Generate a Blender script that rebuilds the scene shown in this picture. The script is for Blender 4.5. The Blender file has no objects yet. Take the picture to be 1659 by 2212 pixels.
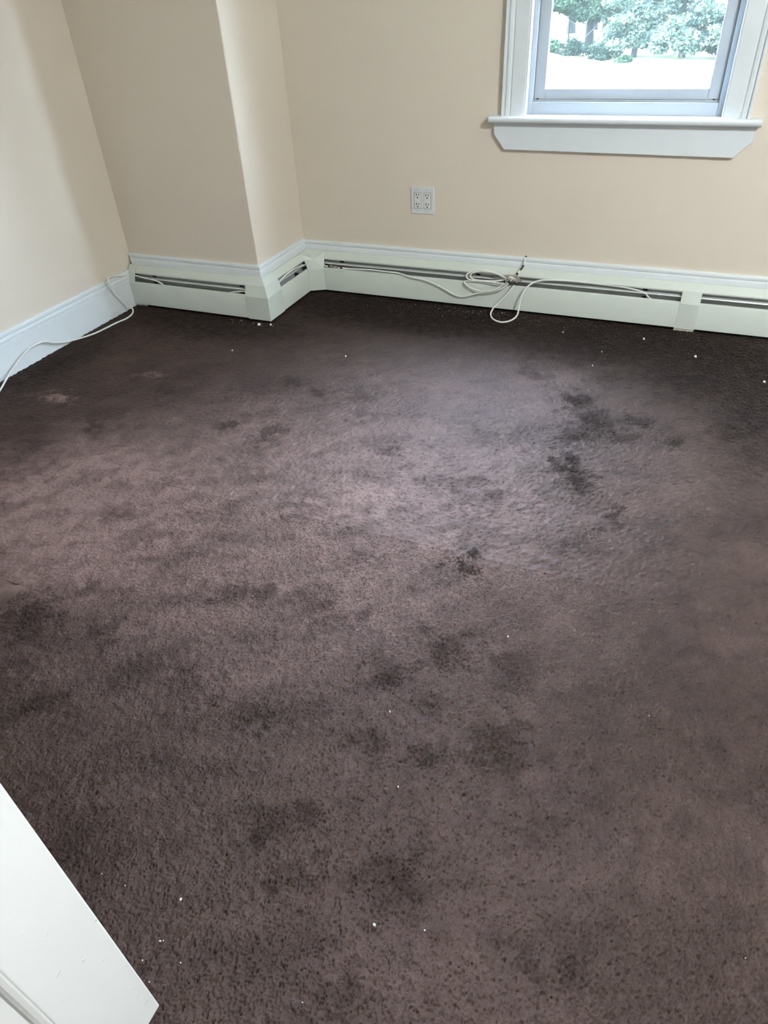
import bpy, bmesh, math, random
import numpy as np
from mathutils import Vector, Matrix

scene = bpy.context.scene
COL = scene.collection
random.seed(7)
rng = np.random.default_rng(11)

# ------------------------------------------------------------------ camera
EYE = 1.38                      # eye height over the carpet, metres
FPX = 1479.47                   # focal length in pixels of the 1659 x 2212 frame
cam_data = bpy.data.cameras.new('camera')
cam_data.sensor_fit = 'VERTICAL'
cam_data.sensor_height = 36.0
cam_data.lens = 36.0 * FPX / 2212.0
cam_data.clip_start = 0.02
cam_data.clip_end = 400
cam = bpy.data.objects.new('camera', cam_data)
COL.objects.link(cam)
CAMR = Matrix([[0.920654, -0.204528, 0.332513], [0.387593, 0.580497, -0.716097], [-0.046561, 0.788157, 0.61371]])
cam.matrix_world = Matrix.Translation((0, 0, EYE)) @ CAMR.to_4x4()
scene.camera = cam

# ------------------------------------------------------------------ view, sky, sun
vs = scene.view_settings
vs.view_transform = 'Standard'
vs.look = 'None'
vs.gamma = 1.0
vs.use_curve_mapping = False
vs.exposure = 7.23
scene.cycles.max_bounces = 9
scene.cycles.diffuse_bounces = 5
scene.cycles.glossy_bounces = 2
scene.cycles.transparent_max_bounces = 12
scene.cycles.sample_clamp_indirect = 6.0
scene.cycles.adaptive_threshold = 0.035

SKY = 0.094
LAMP = 3.15
SUN_EL, SUN_AZ = math.radians(54), math.radians(215)      # azimuth from +Y towards +X: behind the house, left
world = bpy.data.worlds.new('sky')
scene.world = world
world.use_nodes = True
wn = world.node_tree.nodes
wl = world.node_tree.links
wn.clear()
sky = wn.new('ShaderNodeTexSky')
sky.sky_type = 'NISHITA'
sky.sun_disc = False
sky.sun_elevation = SUN_EL
sky.sun_rotation = SUN_AZ
sky.air_density = 1.0
sky.dust_density = 2.5
sky.ozone_density = 1.0
bg = wn.new('ShaderNodeBackground')
bg.inputs['Strength'].default_value = SKY
haze = wn.new('ShaderNodeMix')            # bright summer haze over the clear sky
haze.data_type = 'RGBA'
haze.inputs[0].default_value = 0.75
haze.inputs[7].default_value = (4.2, 5.35, 6.7, 1)
wo = wn.new('ShaderNodeOutputWorld')
wl.new(sky.outputs['Color'], haze.inputs[6])
wl.new(haze.outputs[2], bg.inputs['Color'])
wl.new(bg.outputs['Background'], wo.inputs['Surface'])

sun_data = bpy.data.lights.new('sun', 'SUN')
sun_data.energy = 0.55
sun_data.angle = math.radians(0.6)
sun_data.color = (1.0, 0.95, 0.88)
sun = bpy.data.objects.new('sun', sun_data)
COL.objects.link(sun)
sd = Vector((math.sin(SUN_AZ) * math.cos(SUN_EL), math.cos(SUN_AZ) * math.cos(SUN_EL), math.sin(SUN_EL)))
sun.rotation_euler = (-sd).to_track_quat('-Z', 'Y').to_euler()

# ------------------------------------------------------------------ dimensions of the room
XL, XR = -2.81, 2.70            # left and right wall faces
YW, YF = 3.437, -0.62           # back (window) wall face, front (door) wall face
XB, YB = -1.99, 2.955           # chimney chase: side face, front face
ZC = 2.45
TW = 0.10
WX0, WX1, WZ0, WZ1 = -0.797, 0.0135, 0.868, 2.20        # window opening in the back wall
DX0, DX1, DZ1 = -0.60, 0.21, 2.05                       # doorway in the front wall

def portal(name, loc, rot, sx, sy):
    d = bpy.data.lights.new(name, 'AREA')
    d.shape = 'RECTANGLE'
    d.size, d.size_y = sx, sy
    d.cycles.is_portal = True
    o = bpy.data.objects.new(name, d)
    o.location = loc
    o.rotation_euler = rot
    COL.objects.link(o)

portal('window_portal', ((WX0 + WX1) / 2, YW + TW + 0.03, (WZ0 + WZ1) / 2), (-math.pi / 2, 0, 0), WX1 - WX0 + 0.3, WZ1 - WZ0 + 0.3)

# ------------------------------------------------------------------ materials
def new_mat(name):
    m = bpy.data.materials.new(name)
    m.use_nodes = True
    n = m.node_tree.nodes
    return m, n, m.node_tree.links, n['Principled BSDF']

def plain(name, col, rough=0.5, metal=0.0, spec=0.5, bump=0.0, bscale=200.0, var=0.0, vscale=3.0, bdist=0.002):
    m, n, l, b = new_mat(name)
    b.inputs['Base Color'].default_value = (*col, 1)
    b.inputs['Roughness'].default_value = rough
    b.inputs['Metallic'].default_value = metal
    b.inputs['Specular IOR Level'].default_value = spec
    geo = n.new('ShaderNodeNewGeometry')
    if var > 0:
        t = n.new('ShaderNodeTexNoise')
        t.inputs['Scale'].default_value = vscale
        t.inputs['Detail'].default_value = 4
        r = n.new('ShaderNodeMapRange')
        r.inputs['From Min'].default_value = 0.3
        r.inputs['From Max'].default_value = 0.7
        r.inputs['To Min'].default_value = 1 - var
        r.inputs['To Max'].default_value = 1 + var
        mx = n.new('ShaderNodeVectorMath')
        mx.operation = 'SCALE'
        mx.inputs[0].default_value = col
        l.new(geo.outputs['Position'], t.inputs['Vector'])
        l.new(t.outputs['Fac'], r.inputs['Value'])
        l.new(r.outputs['Result'], mx.inputs['Scale'])
        l.new(mx.outputs['Vector'], b.inputs['Base Color'])
    if bump > 0:
        t = n.new('ShaderNodeTexNoise')
        t.inputs['Scale'].default_value = bscale
        t.inputs['Detail'].default_value = 3
        bp = n.new('ShaderNodeBump')
        bp.inputs['Strength'].default_value = bump
        bp.inputs['Distance'].default_value = bdist
        l.new(geo.outputs['Position'], t.inputs['Vector'])
        l.new(t.outputs['Fac'], bp.inputs['Height'])
        l.new(bp.outputs['Normal'], b.inputs['Normal'])
    return m

M = {}
M['wall'] = plain('beige_wall_paint', (0.68, 0.602, 0.512), 0.55, spec=0.3, bump=0.12, bscale=260, var=0.012, vscale=1.6, bdist=0.001)
M['ceiling'] = plain('white_ceiling_paint', (0.80, 0.79, 0.76), 0.8, spec=0.2, bump=0.1)
M['trim'] = plain('white_trim_paint', (0.665, 0.70, 0.72), 0.5, spec=0.22, bump=0.10, bscale=60, var=0.015, vscale=14, bdist=0.0015)
M['vinyl'] = plain('white_vinyl', (0.43, 0.46, 0.50), 0.35, spec=0.4)
M['heater'] = plain('offwhite_heater_enamel', (0.575, 0.61, 0.56), 0.42, spec=0.35, var=0.02, vscale=9, bump=0.04, bscale=40)
M['heater_old'] = plain('yellowed_enamel', (0.66, 0.63, 0.50), 0.45)
M['galv'] = plain('grey_sheet_metal', (0.40, 0.43, 0.42), 0.5, metal=0.0, var=0.08, vscale=40)
M['damper'] = plain('damper_metal', (0.68, 0.70, 0.68), 0.30, metal=0.3)
M['fin'] = plain('aluminium_fin', (0.50, 0.50, 0.48), 0.4, metal=0.8, var=0.2, vscale=60)
M['copper'] = plain('dusty_copper_pipe', (0.35, 0.24, 0.18), 0.5, metal=0.6)
M['black'] = plain('black_plastic', (0.012, 0.012, 0.012), 0.5)
M['dirt'] = plain('dark_grime', (0.10, 0.085, 0.05), 0.9, var=0.5, vscale=90)
M['cable'] = plain('white_cable_jacket', (0.74, 0.74, 0.70), 0.38, spec=0.4)
M['nickel'] = plain('nickel_connector', (0.62, 0.58, 0.52), 0.28, metal=1.0)
M['splitter'] = plain('pressed_zinc', (0.40, 0.36, 0.33), 0.35, metal=0.9, var=0.12, vscale=120)
M['plate'] = plain('grey_wall_plate', (0.64, 0.66, 0.67), 0.38)
M['receptacle'] = plain('white_receptacle', (0.70, 0.71, 0.68), 0.38)
M['slot'] = plain('socket_void', (0.02, 0.02, 0.02), 0.8)
M['door'] = plain('white_door_gloss', (0.76, 0.77, 0.765), 0.22, spec=0.5, bump=0.05, bscale=25, bdist=0.002)
dm = M['door'].node_tree
nib = dm.nodes.new('ShaderNodeTexNoise'); nib.inputs['Scale'].default_value = 95; nib.inputs['Detail'].default_value = 2
nmap = dm.nodes.new('ShaderNodeMapping'); nmap.inputs['Scale'].default_value = (1.0, 0.55, 1.0); nmap.inputs['Rotation'].default_value = (0.7, 0, 0)
ngeo = dm.nodes.new('ShaderNodeNewGeometry')
nth = dm.nodes.new('ShaderNodeMapRange'); nth.inputs['From Min'].default_value = 0.70; nth.inputs['From Max'].default_value = 0.78
nbp = dm.nodes.new('ShaderNodeBump'); nbp.inputs['Strength'].default_value = 0.8; nbp.inputs['Distance'].default_value = 0.0012
dm.links.new(ngeo.outputs['Position'], nmap.inputs['Vector']); dm.links.new(nmap.outputs['Vector'], nib.inputs['Vector'])
dm.links.new(nib.outputs['Fac'], nth.inputs['Value']); dm.links.new(nth.outputs['Result'], nbp.inputs['Height'])
dm.links.new(dm.nodes['Bump'].outputs['Normal'], nbp.inputs['Normal']); dm.links.new(nbp.outputs['Normal'], dm.nodes['Principled BSDF'].inputs['Normal'])
M['chip'] = plain('white_paint_chip', (0.80, 0.79, 0.75), 0.7)
M['dust'] = plain('pale_grit', (0.55, 0.50, 0.42), 0.8)
M['bark'] = plain('tree_bark', (0.006, 0.007, 0.008), 0.9, var=0.4, vscale=3)
M['bark_pale'] = plain('pale_tree_bark', (0.05, 0.055, 0.05), 0.9, var=0.2, vscale=3)
M['lawn'] = plain('mown_lawn', (0.10, 0.12, 0.06), 0.9, spec=0.1, var=0.25, vscale=0.7)

def leaf_mat(name, col):
    m, n, l, b = new_mat(name)
    b.inputs['Roughness'].default_value = 0.8
    b.inputs['Specular IOR Level'].default_value = 0.05
    oi = n.new('ShaderNodeTexNoise')
    oi.inputs['Scale'].default_value = 1.3
    geo = n.new('ShaderNodeNewGeometry')
    l.new(geo.outputs['Position'], oi.inputs['Vector'])
    cr = n.new('ShaderNodeValToRGB')
    cr.color_ramp.elements[0].position = 0.35
    cr.color_ramp.elements[0].color = (col[0] * 0.7, col[1] * 0.75, col[2] * 0.8, 1)
    cr.color_ramp.elements[1].position = 0.65
    cr.color_ramp.elements[1].color = (col[0] * 1.3, col[1] * 1.2, col[2] * 1.1, 1)
    l.new(oi.outputs['Fac'], cr.inputs['Fac'])
    l.new(cr.outputs['Color'], b.inputs['Base Color'])
    tr = n.new('ShaderNodeBsdfTranslucent')
    l.new(cr.outputs['Color'], tr.inputs['Color'])
    mx = n.new('ShaderNodeMixShader')
    mx.inputs['Fac'].default_value = 0.35
    l.new(b.outputs['BSDF'], mx.inputs[1])
    l.new(tr.outputs['BSDF'], mx.inputs[2])
    l.new(mx.outputs['Shader'], n['Material Output'].inputs['Surface'])
    return m
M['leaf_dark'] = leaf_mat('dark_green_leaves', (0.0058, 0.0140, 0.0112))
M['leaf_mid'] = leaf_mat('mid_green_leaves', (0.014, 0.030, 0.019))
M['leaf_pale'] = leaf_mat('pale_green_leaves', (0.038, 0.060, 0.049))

def glass_mat():
    m, n, l, b = new_mat('hazy_window_glass')
    n.remove(b)
    tp = n.new('ShaderNodeBsdfTransparent')
    tp.inputs['Color'].default_value = (0.95, 0.97, 0.97, 1)
    gl = n.new('ShaderNodeBsdfGlossy')
    gl.inputs['Roughness'].default_value = 0.02
    tl = n.new('ShaderNodeBsdfTranslucent')
    tl.inputs['Color'].default_value = (0.9, 0.95, 0.95, 1)
    m1 = n.new('ShaderNodeMixShader')
    m1.inputs['Fac'].default_value = 0.004
    l.new(tp.outputs['BSDF'], m1.inputs[1])
    l.new(tl.outputs['BSDF'], m1.inputs[2])
    fr = n.new('ShaderNodeFresnel')
    gi_ = n.new('ShaderNodeNewGeometry')
    io = n.new('ShaderNodeMapRange')      # same reflectance on either face of the thin pane
    io.inputs['To Min'].default_value = 1.45
    io.inputs['To Max'].default_value = 1 / 1.45
    l.new(gi_.outputs['Backfacing'], io.inputs['Value'])
    l.new(io.outputs['Result'], fr.inputs['IOR'])
    m2 = n.new('ShaderNodeMixShader')
    l.new(fr.outputs['Fac'], m2.inputs['Fac'])
    l.new(m1.outputs['Shader'], m2.inputs[1])
    l.new(gl.outputs['BSDF'], m2.inputs[2])
    l.new(m2.outputs['Shader'], n['Material Output'].inputs['Surface'])
    return m
M['glass'] = glass_mat()
lg, lgn, lgl, lgb = new_mat('lit_frosted_glass')
lgb.inputs['Base Color'].default_value = (0.9, 0.9, 0.88, 1)
lgb.inputs['Emission Color'].default_value = (0.92, 1.0, 1.05, 1)
lgb.inputs['Emission Strength'].default_value = LAMP
M['lamp_glass'] = lg

# Trodden, soiled carpet patches, plus painted shade by heaters and back right corner: x, y, angle, half length, half width, strength, brown
STAINS_SHADE = [
    (-0.366, 2.975, -2.025, 0.067, 0.042, 0.788, 0.0), (-0.565, 2.879, 2.365, 0.052, 0.034, 0.63, 0.0), (-0.498, 2.709, 2.928, 0.087, 0.037, 0.63, 0.0),
    (-0.455, 2.825, 2.662, 0.039, 0.03, 0.42, 0.0), (-0.196, 2.791, -2.228, 0.085, 0.072, 0.683, 0.0), (0.195, 3.028, 3.006, 0.422, 0.371, 1.0, 0.0),
    (0.391, 2.789, 1.457, 0.406, 0.196, 0.892, 0.0), (-0.297, 2.546, 2.257, 0.071, 0.057, 0.892, 0.0), (-0.201, 2.404, 2.155, 0.111, 0.068, 0.84, 0.0),
    (-0.24, 2.284, 1.156, 0.063, 0.054, 0.788, 0.0), (-0.057, 2.445, -2.7, 0.073, 0.044, 0.788, 0.0), (-0.094, 2.316, -2.655, 0.071, 0.048, 0.63, 0.0),
    (0.093, 2.345, 1.068, 0.039, 0.03, 0.84, 0.0), (0.295, 2.515, -2.02, 0.142, 0.081, 0.788, 0.0), (0.38, 2.346, 1.287, 0.098, 0.063, 0.63, 0.0),
    (-0.247, 2.07, 1.781, 0.086, 0.042, 0.84, 0.0), (-0.189, 2.001, 1.923, 0.07, 0.05, 0.84, 0.0), (-0.045, 1.848, 1.651, 0.064, 0.018, 0.735, 0.0),
    (-0.11, 1.657, -2.511, 0.059, 0.046, 0.367, 0.0), (-0.561, 2.16, 1.817, 0.066, 0.045, 0.367, 1.0), (-0.416, 1.453, -2.316, 0.036, 0.034, 0.892, 1.0),
    (-0.405, 1.501, 1.853, 0.038, 0.017, 0.788, 1.0), (-0.579, 1.851, -2.802, 0.095, 0.05, 0.42, 0.0), (-0.864, 1.956, -2.842, 0.052, 0.028, 0.525, 0.0),
    (-1.331, 2.283, -2.953, 0.057, 0.037, 0.683, 0.0), (-1.488, 2.331, -3.077, 0.047, 0.034, 0.578, 0.0), (-1.981, 2.101, 3.039, 0.046, 0.032, 0.63, 0.0),
    (-2.149, 2.221, -2.907, 0.058, 0.023, 0.63, 0.0), (-1.573, 1.92, -3.133, 0.044, 0.031, 0.63, 0.0), (-1.362, 1.927, -1.949, 0.079, 0.042, 0.63, 0.0),
    (-2.069, 1.729, 2.362, 0.088, 0.032, 0.525, 0.0), (-1.5, 0.828, 2.902, 0.102, 0.065, 0.741, 0.0), (-1.456, 0.854, 2.584, 0.062, 0.035, 0.312, 0.0),
    (-1.245, 0.815, 2.396, 0.061, 0.013, 0.546, 0.0), (-1.312, 0.841, -3.048, 0.038, 0.008, 0.468, 0.0), (-1.257, 0.61, -2.655, 0.083, 0.029, 0.546, 0.0),
    (-1.001, 1.124, -2.906, 0.104, 0.028, 0.507, 0.0), (-0.783, 1.17, 1.817, 0.061, 0.053, 0.468, 0.0), (-0.484, 1.01, 3.015, 0.054, 0.052, 0.585, 0.0),
    (-0.547, 1.042, -3.033, 0.034, 0.031, 0.39, 0.0), (-0.363, 1.133, 3.008, 0.064, 0.049, 0.663, 0.0), (-0.198, 1.157, -2.562, 0.073, 0.059, 0.468, 0.0),
    (-0.177, 1.095, -2.598, 0.05, 0.039, 0.468, 0.0), (-0.29, 1.267, -2.692, 0.137, 0.101, 0.273, 0.0), (-0.318, 0.811, -2.755, 0.037, 0.028, 0.585, 0.0),
    (-0.443, 0.805, 2.425, 0.053, 0.024, 0.546, 0.0), (-0.504, 0.798, 2.533, 0.025, 0.023, 0.351, 0.0), (-0.168, 0.892, 1.613, 0.072, 0.059, 0.585, 1.0),
    (-0.744, 0.77, -2.796, 0.095, 0.029, 0.507, 1.0), (-0.676, 0.796, 3.132, 0.028, 0.023, 0.39, 1.0), (-0.345, 0.958, -2.999, 0.056, 0.027, 0.39, 0.0),
    (-0.456, 0.485, -2.792, 0.061, 0.026, 0.468, 1.0), (-0.279, 0.545, 1.767, 0.066, 0.056, 0.507, 1.0), (-0.542, 0.572, -2.809, 0.084, 0.04, 0.429, 0.0),
    (-0.909, 0.375, 2.884, 0.105, 0.065, 0.39, 0.0), (0.376, 1.019, 1.365, 0.052, 0.029, 0.546, 1.0), (0.128, 0.889, -2.532, 0.089, 0.06, 0.273, 1.0),
    (0.067, 0.501, 1.075, 0.056, 0.041, 0.429, 0.0), (-0.274, 0.341, -2.805, 0.044, 0.031, 0.39, 0.0), (-1.092, 0.789, -2.839, 0.062, 0.024, 0.234, 0.0),
    (-0.955, 0.801, -2.821, 0.072, 0.026, 0.312, 0.0), (-1.608, 1.31, -2.885, 0.091, 0.038, 0.367, 0.0), (-2.243, 1.542, 2.53, 0.236, 0.132, 0.367, 0.0),
    (0.184, 1.105, -2.499, 0.283, 0.191, 0.296, 0.0), (0.248, 0.604, -2.512, 0.216, 0.137, 0.281, 1.0), (-0.03, 0.762, -2.709, 0.057, 0.029, 0.312, 1.0),
    (0.254, 0.757, -2.549, 0.108, 0.065, 0.195, 1.0), (-0.457, 0.336, -2.786, 0.119, 0.045, 0.234, 1.0), (-0.427, 1.806, 1.777, 0.052, 0.037, 0.42, 0.0),
    (-1.242, 3.222, 3.128, 0.868, 0.282, 1.0, 0.0), (-0.191, 3.185, -3.02, 0.699, 0.314, 1.0, 0.0), (-2.189, 2.792, 3.132, 0.562, 0.183, 0.735, 0.0),  # broad strips paint the shade along the heaters
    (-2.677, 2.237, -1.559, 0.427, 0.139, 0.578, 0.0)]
# Scuffed patches, plus broad window light painted as paler pile: x, y, angle, half length, half width, strength
WORN_LIT = [
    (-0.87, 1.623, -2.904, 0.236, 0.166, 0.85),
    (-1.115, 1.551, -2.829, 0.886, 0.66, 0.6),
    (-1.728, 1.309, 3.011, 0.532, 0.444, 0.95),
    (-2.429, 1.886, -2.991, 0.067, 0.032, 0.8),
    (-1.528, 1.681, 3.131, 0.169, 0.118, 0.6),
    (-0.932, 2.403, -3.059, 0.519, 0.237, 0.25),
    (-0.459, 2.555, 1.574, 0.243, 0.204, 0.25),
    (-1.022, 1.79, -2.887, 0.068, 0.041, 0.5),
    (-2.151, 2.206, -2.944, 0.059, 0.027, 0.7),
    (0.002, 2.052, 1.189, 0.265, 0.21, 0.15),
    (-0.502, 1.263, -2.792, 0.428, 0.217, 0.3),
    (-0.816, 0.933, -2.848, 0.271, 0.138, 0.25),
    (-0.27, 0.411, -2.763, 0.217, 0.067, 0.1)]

def carpet_mat():
    m, n, l, b = new_mat('plum_brown_carpet')
    geo = n.new('ShaderNodeNewGeometry')
    flat = n.new('ShaderNodeVectorMath')
    flat.operation = 'MULTIPLY'
    flat.inputs[1].default_value = (1, 1, 0)
    l.new(geo.outputs['Position'], flat.inputs[0])

    def noise(scale, detail=3, rough=0.55):
        t = n.new('ShaderNodeTexNoise')
        t.inputs['Scale'].default_value = scale
        t.inputs['Detail'].default_value = detail
        t.inputs['Roughness'].default_value = rough
        l.new(flat.outputs['Vector'], t.inputs['Vector'])
        return t

    def maprange(src, a, c, lo, hi, smooth=False):
        r = n.new('ShaderNodeMapRange')
        if smooth:
            r.interpolation_type = 'SMOOTHSTEP'
        r.inputs['From Min'].default_value = a
        r.inputs['From Max'].default_value = c
        r.inputs['To Min'].default_value = lo
        r.inputs['To Max'].default_value = hi
        l.new(src, r.inputs['Value'])
        return r.outputs['Result']

    def attr(name):
        t = n.new('ShaderNodeAttribute')
        t.attribute_type = 'GEOMETRY'
        t.attribute_name = name
        return t.outputs['Fac']
    dark, brown, worn_lit = attr('soil_shade'), attr('brown'), attr('worn_lit')

    def mix(fac, ca, cb, mode='MIX'):
        x = n.new('ShaderNodeMix')
        x.data_type = 'RGBA'
        x.blend_type = mode
        if isinstance(fac, float):
            x.inputs[0].default_value = fac
        else:
            l.new(fac, x.inputs[0])
        for sock, c in ((x.inputs[6], ca), (x.inputs[7], cb)):
            if isinstance(c, tuple):
                sock.default_value = (*c, 1)
            else:
                l.new(c, sock)
        return x.outputs[2]

    base_a, base_b = (0.0345, 0.0208, 0.0138), (0.0255, 0.0153, 0.0102)
    big = maprange(noise(2.2, 2, 0.6).outputs['Fac'], 0.36, 0.64, 0, 1, True)
    col = mix(big, base_a, base_b)
    blot = maprange(noise(7.5, 3, 0.65).outputs['Fac'], 0.46, 0.68, 0, 0.70, True)
    col = mix(blot, col, (0.017, 0.0104, 0.0074))
    blot2 = maprange(noise(19, 2, 0.7).outputs['Fac'], 0.50, 0.70, 0, 0.45, True)
    col = mix(blot2, col, (0.016, 0.0098, 0.0070))
    warm = maprange(noise(1.3, 1).outputs['Fac'], 0.45, 0.7, 0, 0.5, True)
    col = mix(warm, col, (0.038, 0.025, 0.0165))
    speck = maprange(noise(330, 2, 0.7).outputs['Fac'], 0.3, 0.7, 0.45, 1.55)
    col = mix(worn_lit, col, (0.175, 0.112, 0.099))
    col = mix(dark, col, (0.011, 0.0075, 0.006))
    col = mix(brown, col, (0.016, 0.011, 0.007))
    sc = n.new('ShaderNodeVectorMath')
    sc.operation = 'SCALE'
    l.new(col, sc.inputs[0]); l.new(speck, sc.inputs['Scale'])
    l.new(sc.outputs['Vector'], b.inputs['Base Color'])
    b.inputs['Roughness'].default_value = 0.62
    b.inputs['Specular Tint'].default_value = (1.0, 0.74, 0.77, 1)
    mxm = n.new('ShaderNodeMath')
    mxm.operation = 'MAXIMUM'
    l.new(dark, mxm.inputs[0]); l.new(brown, mxm.inputs[1])
    l.new(maprange(mxm.outputs[0], 0.0, 0.8, 0.40, 0.06), b.inputs['Specular IOR Level'])
    b.inputs['Sheen Weight'].default_value = 0.10
    b.inputs['Sheen Roughness'].default_value = 0.4
    b.inputs['Sheen Tint'].default_value = (1.0, 0.86, 0.90, 1)
    # the nap leans to the right, so the fibres catch light on that side
    nap = n.new('ShaderNodeVectorMath')
    nap.operation = 'ADD'
    nap.inputs[1].default_value = (0.30, 0.05, 0.0)
    l.new(geo.outputs['Normal'], nap.inputs[0])
    nrm = n.new('ShaderNodeVectorMath')
    nrm.operation = 'NORMALIZE'
    l.new(nap.outputs['Vector'], nrm.inputs[0])
    l.new(nrm.outputs['Vector'], b.inputs['Normal'])
    return m
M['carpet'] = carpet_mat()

# ------------------------------------------------------------------ mesh helpers
class MB:
    """Collects shapes, then links them as one mesh object."""
    def __init__(self):
        self.v, self.f = [], []

    def add(self, verts, faces):
        o = len(self.v)
        self.v += [tuple(p) for p in verts]
        self.f += [tuple(i + o for i in f) for f in faces]
        return self

    def box(self, x0, x1, y0, y1, z0, z1):
        v = [(x0, y0, z0), (x1, y0, z0), (x1, y1, z0), (x0, y1, z0), (x0, y0, z1), (x1, y0, z1), (x1, y1, z1), (x0, y1, z1)]
        return self.add(v, [(0, 3, 2, 1), (4, 5, 6, 7), (0, 1, 5, 4), (1, 2, 6, 5), (2, 3, 7, 6), (3, 0, 4, 7)])

    def loft(self, rings, closed=True, caps=True):
        """rings: equally long point lists; consecutive rings are bridged."""
        k = len(rings[0])
        v = [p for r in rings for p in r]
        f = []
        for i in range(len(rings) - 1):
            for j in range(k if closed else k - 1):
                a, b2 = i * k + j, i * k + (j + 1) % k
                f.append((a, b2, b2 + k, a + k))
        if caps and closed:
            f.append(tuple(range(k - 1, -1, -1)))
            f.append(tuple(range((len(rings) - 1) * k, len(rings) * k)))
        return self.add(v, f)

    def tube(self, pts, r, seg=8, caps=True):
        pts = [Vector(p) for p in pts]
        rings = []
        t0 = (pts[1] - pts[0]).normalized()
        nrm = t0.orthogonal().normalized()
        for i, p in enumerate(pts):
            t = (pts[min(i + 1, len(pts) - 1)] - pts[max(i - 1, 0)]).normalized()
            nrm = (nrm - t * nrm.dot(t)).normalized()
            bn = t.cross(nrm)
            rr = r[i] if isinstance(r, (list, tuple)) else r
            rings.append([p + (nrm * math.cos(a) + bn * math.sin(a)) * rr for a in (2 * math.pi * k / seg for k in range(seg))])
        return self.loft(rings, True, caps)

    def build(self, name, mat, parent=None, bevel=0.0, smooth=False, seg=2):
        me = bpy.data.meshes.new(name)
        me.from_pydata(self.v, [], self.f)
        bm = bmesh.new()
        bm.from_mesh(me)
        bmesh.ops.recalc_face_normals(bm, faces=bm.faces)
        if bevel > 0:
            ed = [e for e in bm.edges if len(e.link_faces) == 2 and e.calc_face_angle(0) > 0.5]
            bmesh.ops.bevel(bm, geom=ed, offset=bevel, segments=seg, profile=0.5, affect='EDGES', clamp_overlap=True)
        if smooth:
            for fc in bm.faces:
                fc.smooth = True
        bm.to_mesh(me)
        bm.free()
        if smooth:
            me.set_sharp_from_angle(angle=math.radians(40))
        me.materials.append(mat)
        o = bpy.data.objects.new(name, me)
        COL.objects.link(o)
        if parent is not None:
            o.parent = parent
        return o

def tag(o, label, cat=None, group=None, kind=None):
    o['label'] = label
    if cat:
        o['category'] = cat
    if group:
        o['group'] = group
    if kind:
        o['kind'] = kind
    return o

def empty(name, parent=None):
    o = bpy.data.objects.new(name, None)
    COL.objects.link(o)
    if parent is not None:
        o.parent = parent
    return o

def spline(ctrl, step=6):
    """Catmull-Rom through the control points."""
    P = [Vector(p) for p in ctrl]
    P = [P[0] * 2 - P[1]] + P + [P[-1] * 2 - P[-2]]
    out = []
    for i in range(1, len(P) - 2):
        a, b2, c, d = P[i - 1], P[i], P[i + 1], P[i + 2]
        for k in range(step):
            t = k / step
            out.append(0.5 * ((2 * b2) + (c - a) * t + (2 * a - 5 * b2 + 4 * c - d) * t * t + (3 * b2 - a - 3 * c + d) * t ** 3))
    out.append(P[-2])
    return out

def sheet(poly, t):
    """Closed outline of a bent sheet: poly offset by thickness t to the inner side."""
    n = len(poly)
    back = []
    for i in range(n):
        nx = nz = 0.0
        for a, b2 in ((i - 1, i), (i, i + 1)):
            if a < 0 or b2 >= n:
                continue
            dx, dz = poly[b2][0] - poly[a][0], poly[b2][1] - poly[a][1]
            L = math.hypot(dx, dz)
            nx += dz / L
            nz += -dx / L
        L = math.hypot(nx, nz) or 1.0
        back.append((poly[i][0] + nx / L * t, poly[i][1] + nz / L * t))
    return list(poly) + back[::-1]

def sweep(name, outline, stations, mat, parent=None, bevel=0.0, smooth=False):
    """outline: (depth, height) pairs; each station maps (depth, height) to a point."""
    return MB().loft([[st(d, z) for d, z in outline] for st in stations]).build(name, mat, parent, bevel, smooth)

on_back = lambda x: (lambda d, z: (x, YW - d, z))
on_chase = lambda x: (lambda d, z: (x, YB - d, z))
on_side = lambda y: (lambda d, z: (XB + d, y, z))
outer_mitre = lambda d, z: (XB + d, YB - d, z)
inner_mitre = lambda d, z: (XB + d, YW - d, z)

# ------------------------------------------------------------------ room shell
tag(MB().box(XL - TW, XR + TW, -2.05, YW + TW, -0.20, -0.012).build('floor', M['carpet']),
    'plum brown carpet backing under the pile', 'floor', kind='structure')
tag(MB().box(XL - TW, XR + TW, -2.05, YW + TW, ZC, ZC + 0.16).build('ceiling', M['ceiling']),
    'white painted ceiling above the room', 'ceiling', kind='structure')

def wall_with_hole(name, a0, a1, z0, z1, h0, h1, hz0, hz1, put, mat):
    """put(a, z, t): a along the wall, t 0 at the room face and 1 at the outside."""
    mb = MB()
    A, Z = [a0, h0, h1, a1], [z0, hz0, hz1, z1]
    for t in (0, 1):
        v = [put(a, z, t) for z in Z for a in A]
        f = [(r * 4 + c, r * 4 + c + 1, r * 4 + c + 5, r * 4 + c + 4) for r in range(3) for c in range(3) if not (r == 1 and c == 1)]
        mb.add(v, f)
    hole = [(h0, hz0), (h1, hz0), (h1, hz1), (h0, hz1)]
    rim = [(a0, z0), (a1, z0), (a1, z1), (a0, z1)]
    for ring in (hole, rim):
        v = [put(a, z, t) for t in (0, 1) for a, z in ring]
        mb.add(v, [(i, (i + 1) % 4, (i + 1) % 4 + 4, i + 4) for i in range(4)])
    o = mb.build(name, mat)
    bm = bmesh.new(); bm.from_mesh(o.data)
    bmesh.ops.remove_doubles(bm, verts=bm.verts, dist=1e-5)
    bmesh.ops.recalc_face_normals(bm, faces=bm.faces)
    bm.to_mesh(o.data); bm.free()
    return o

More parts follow.
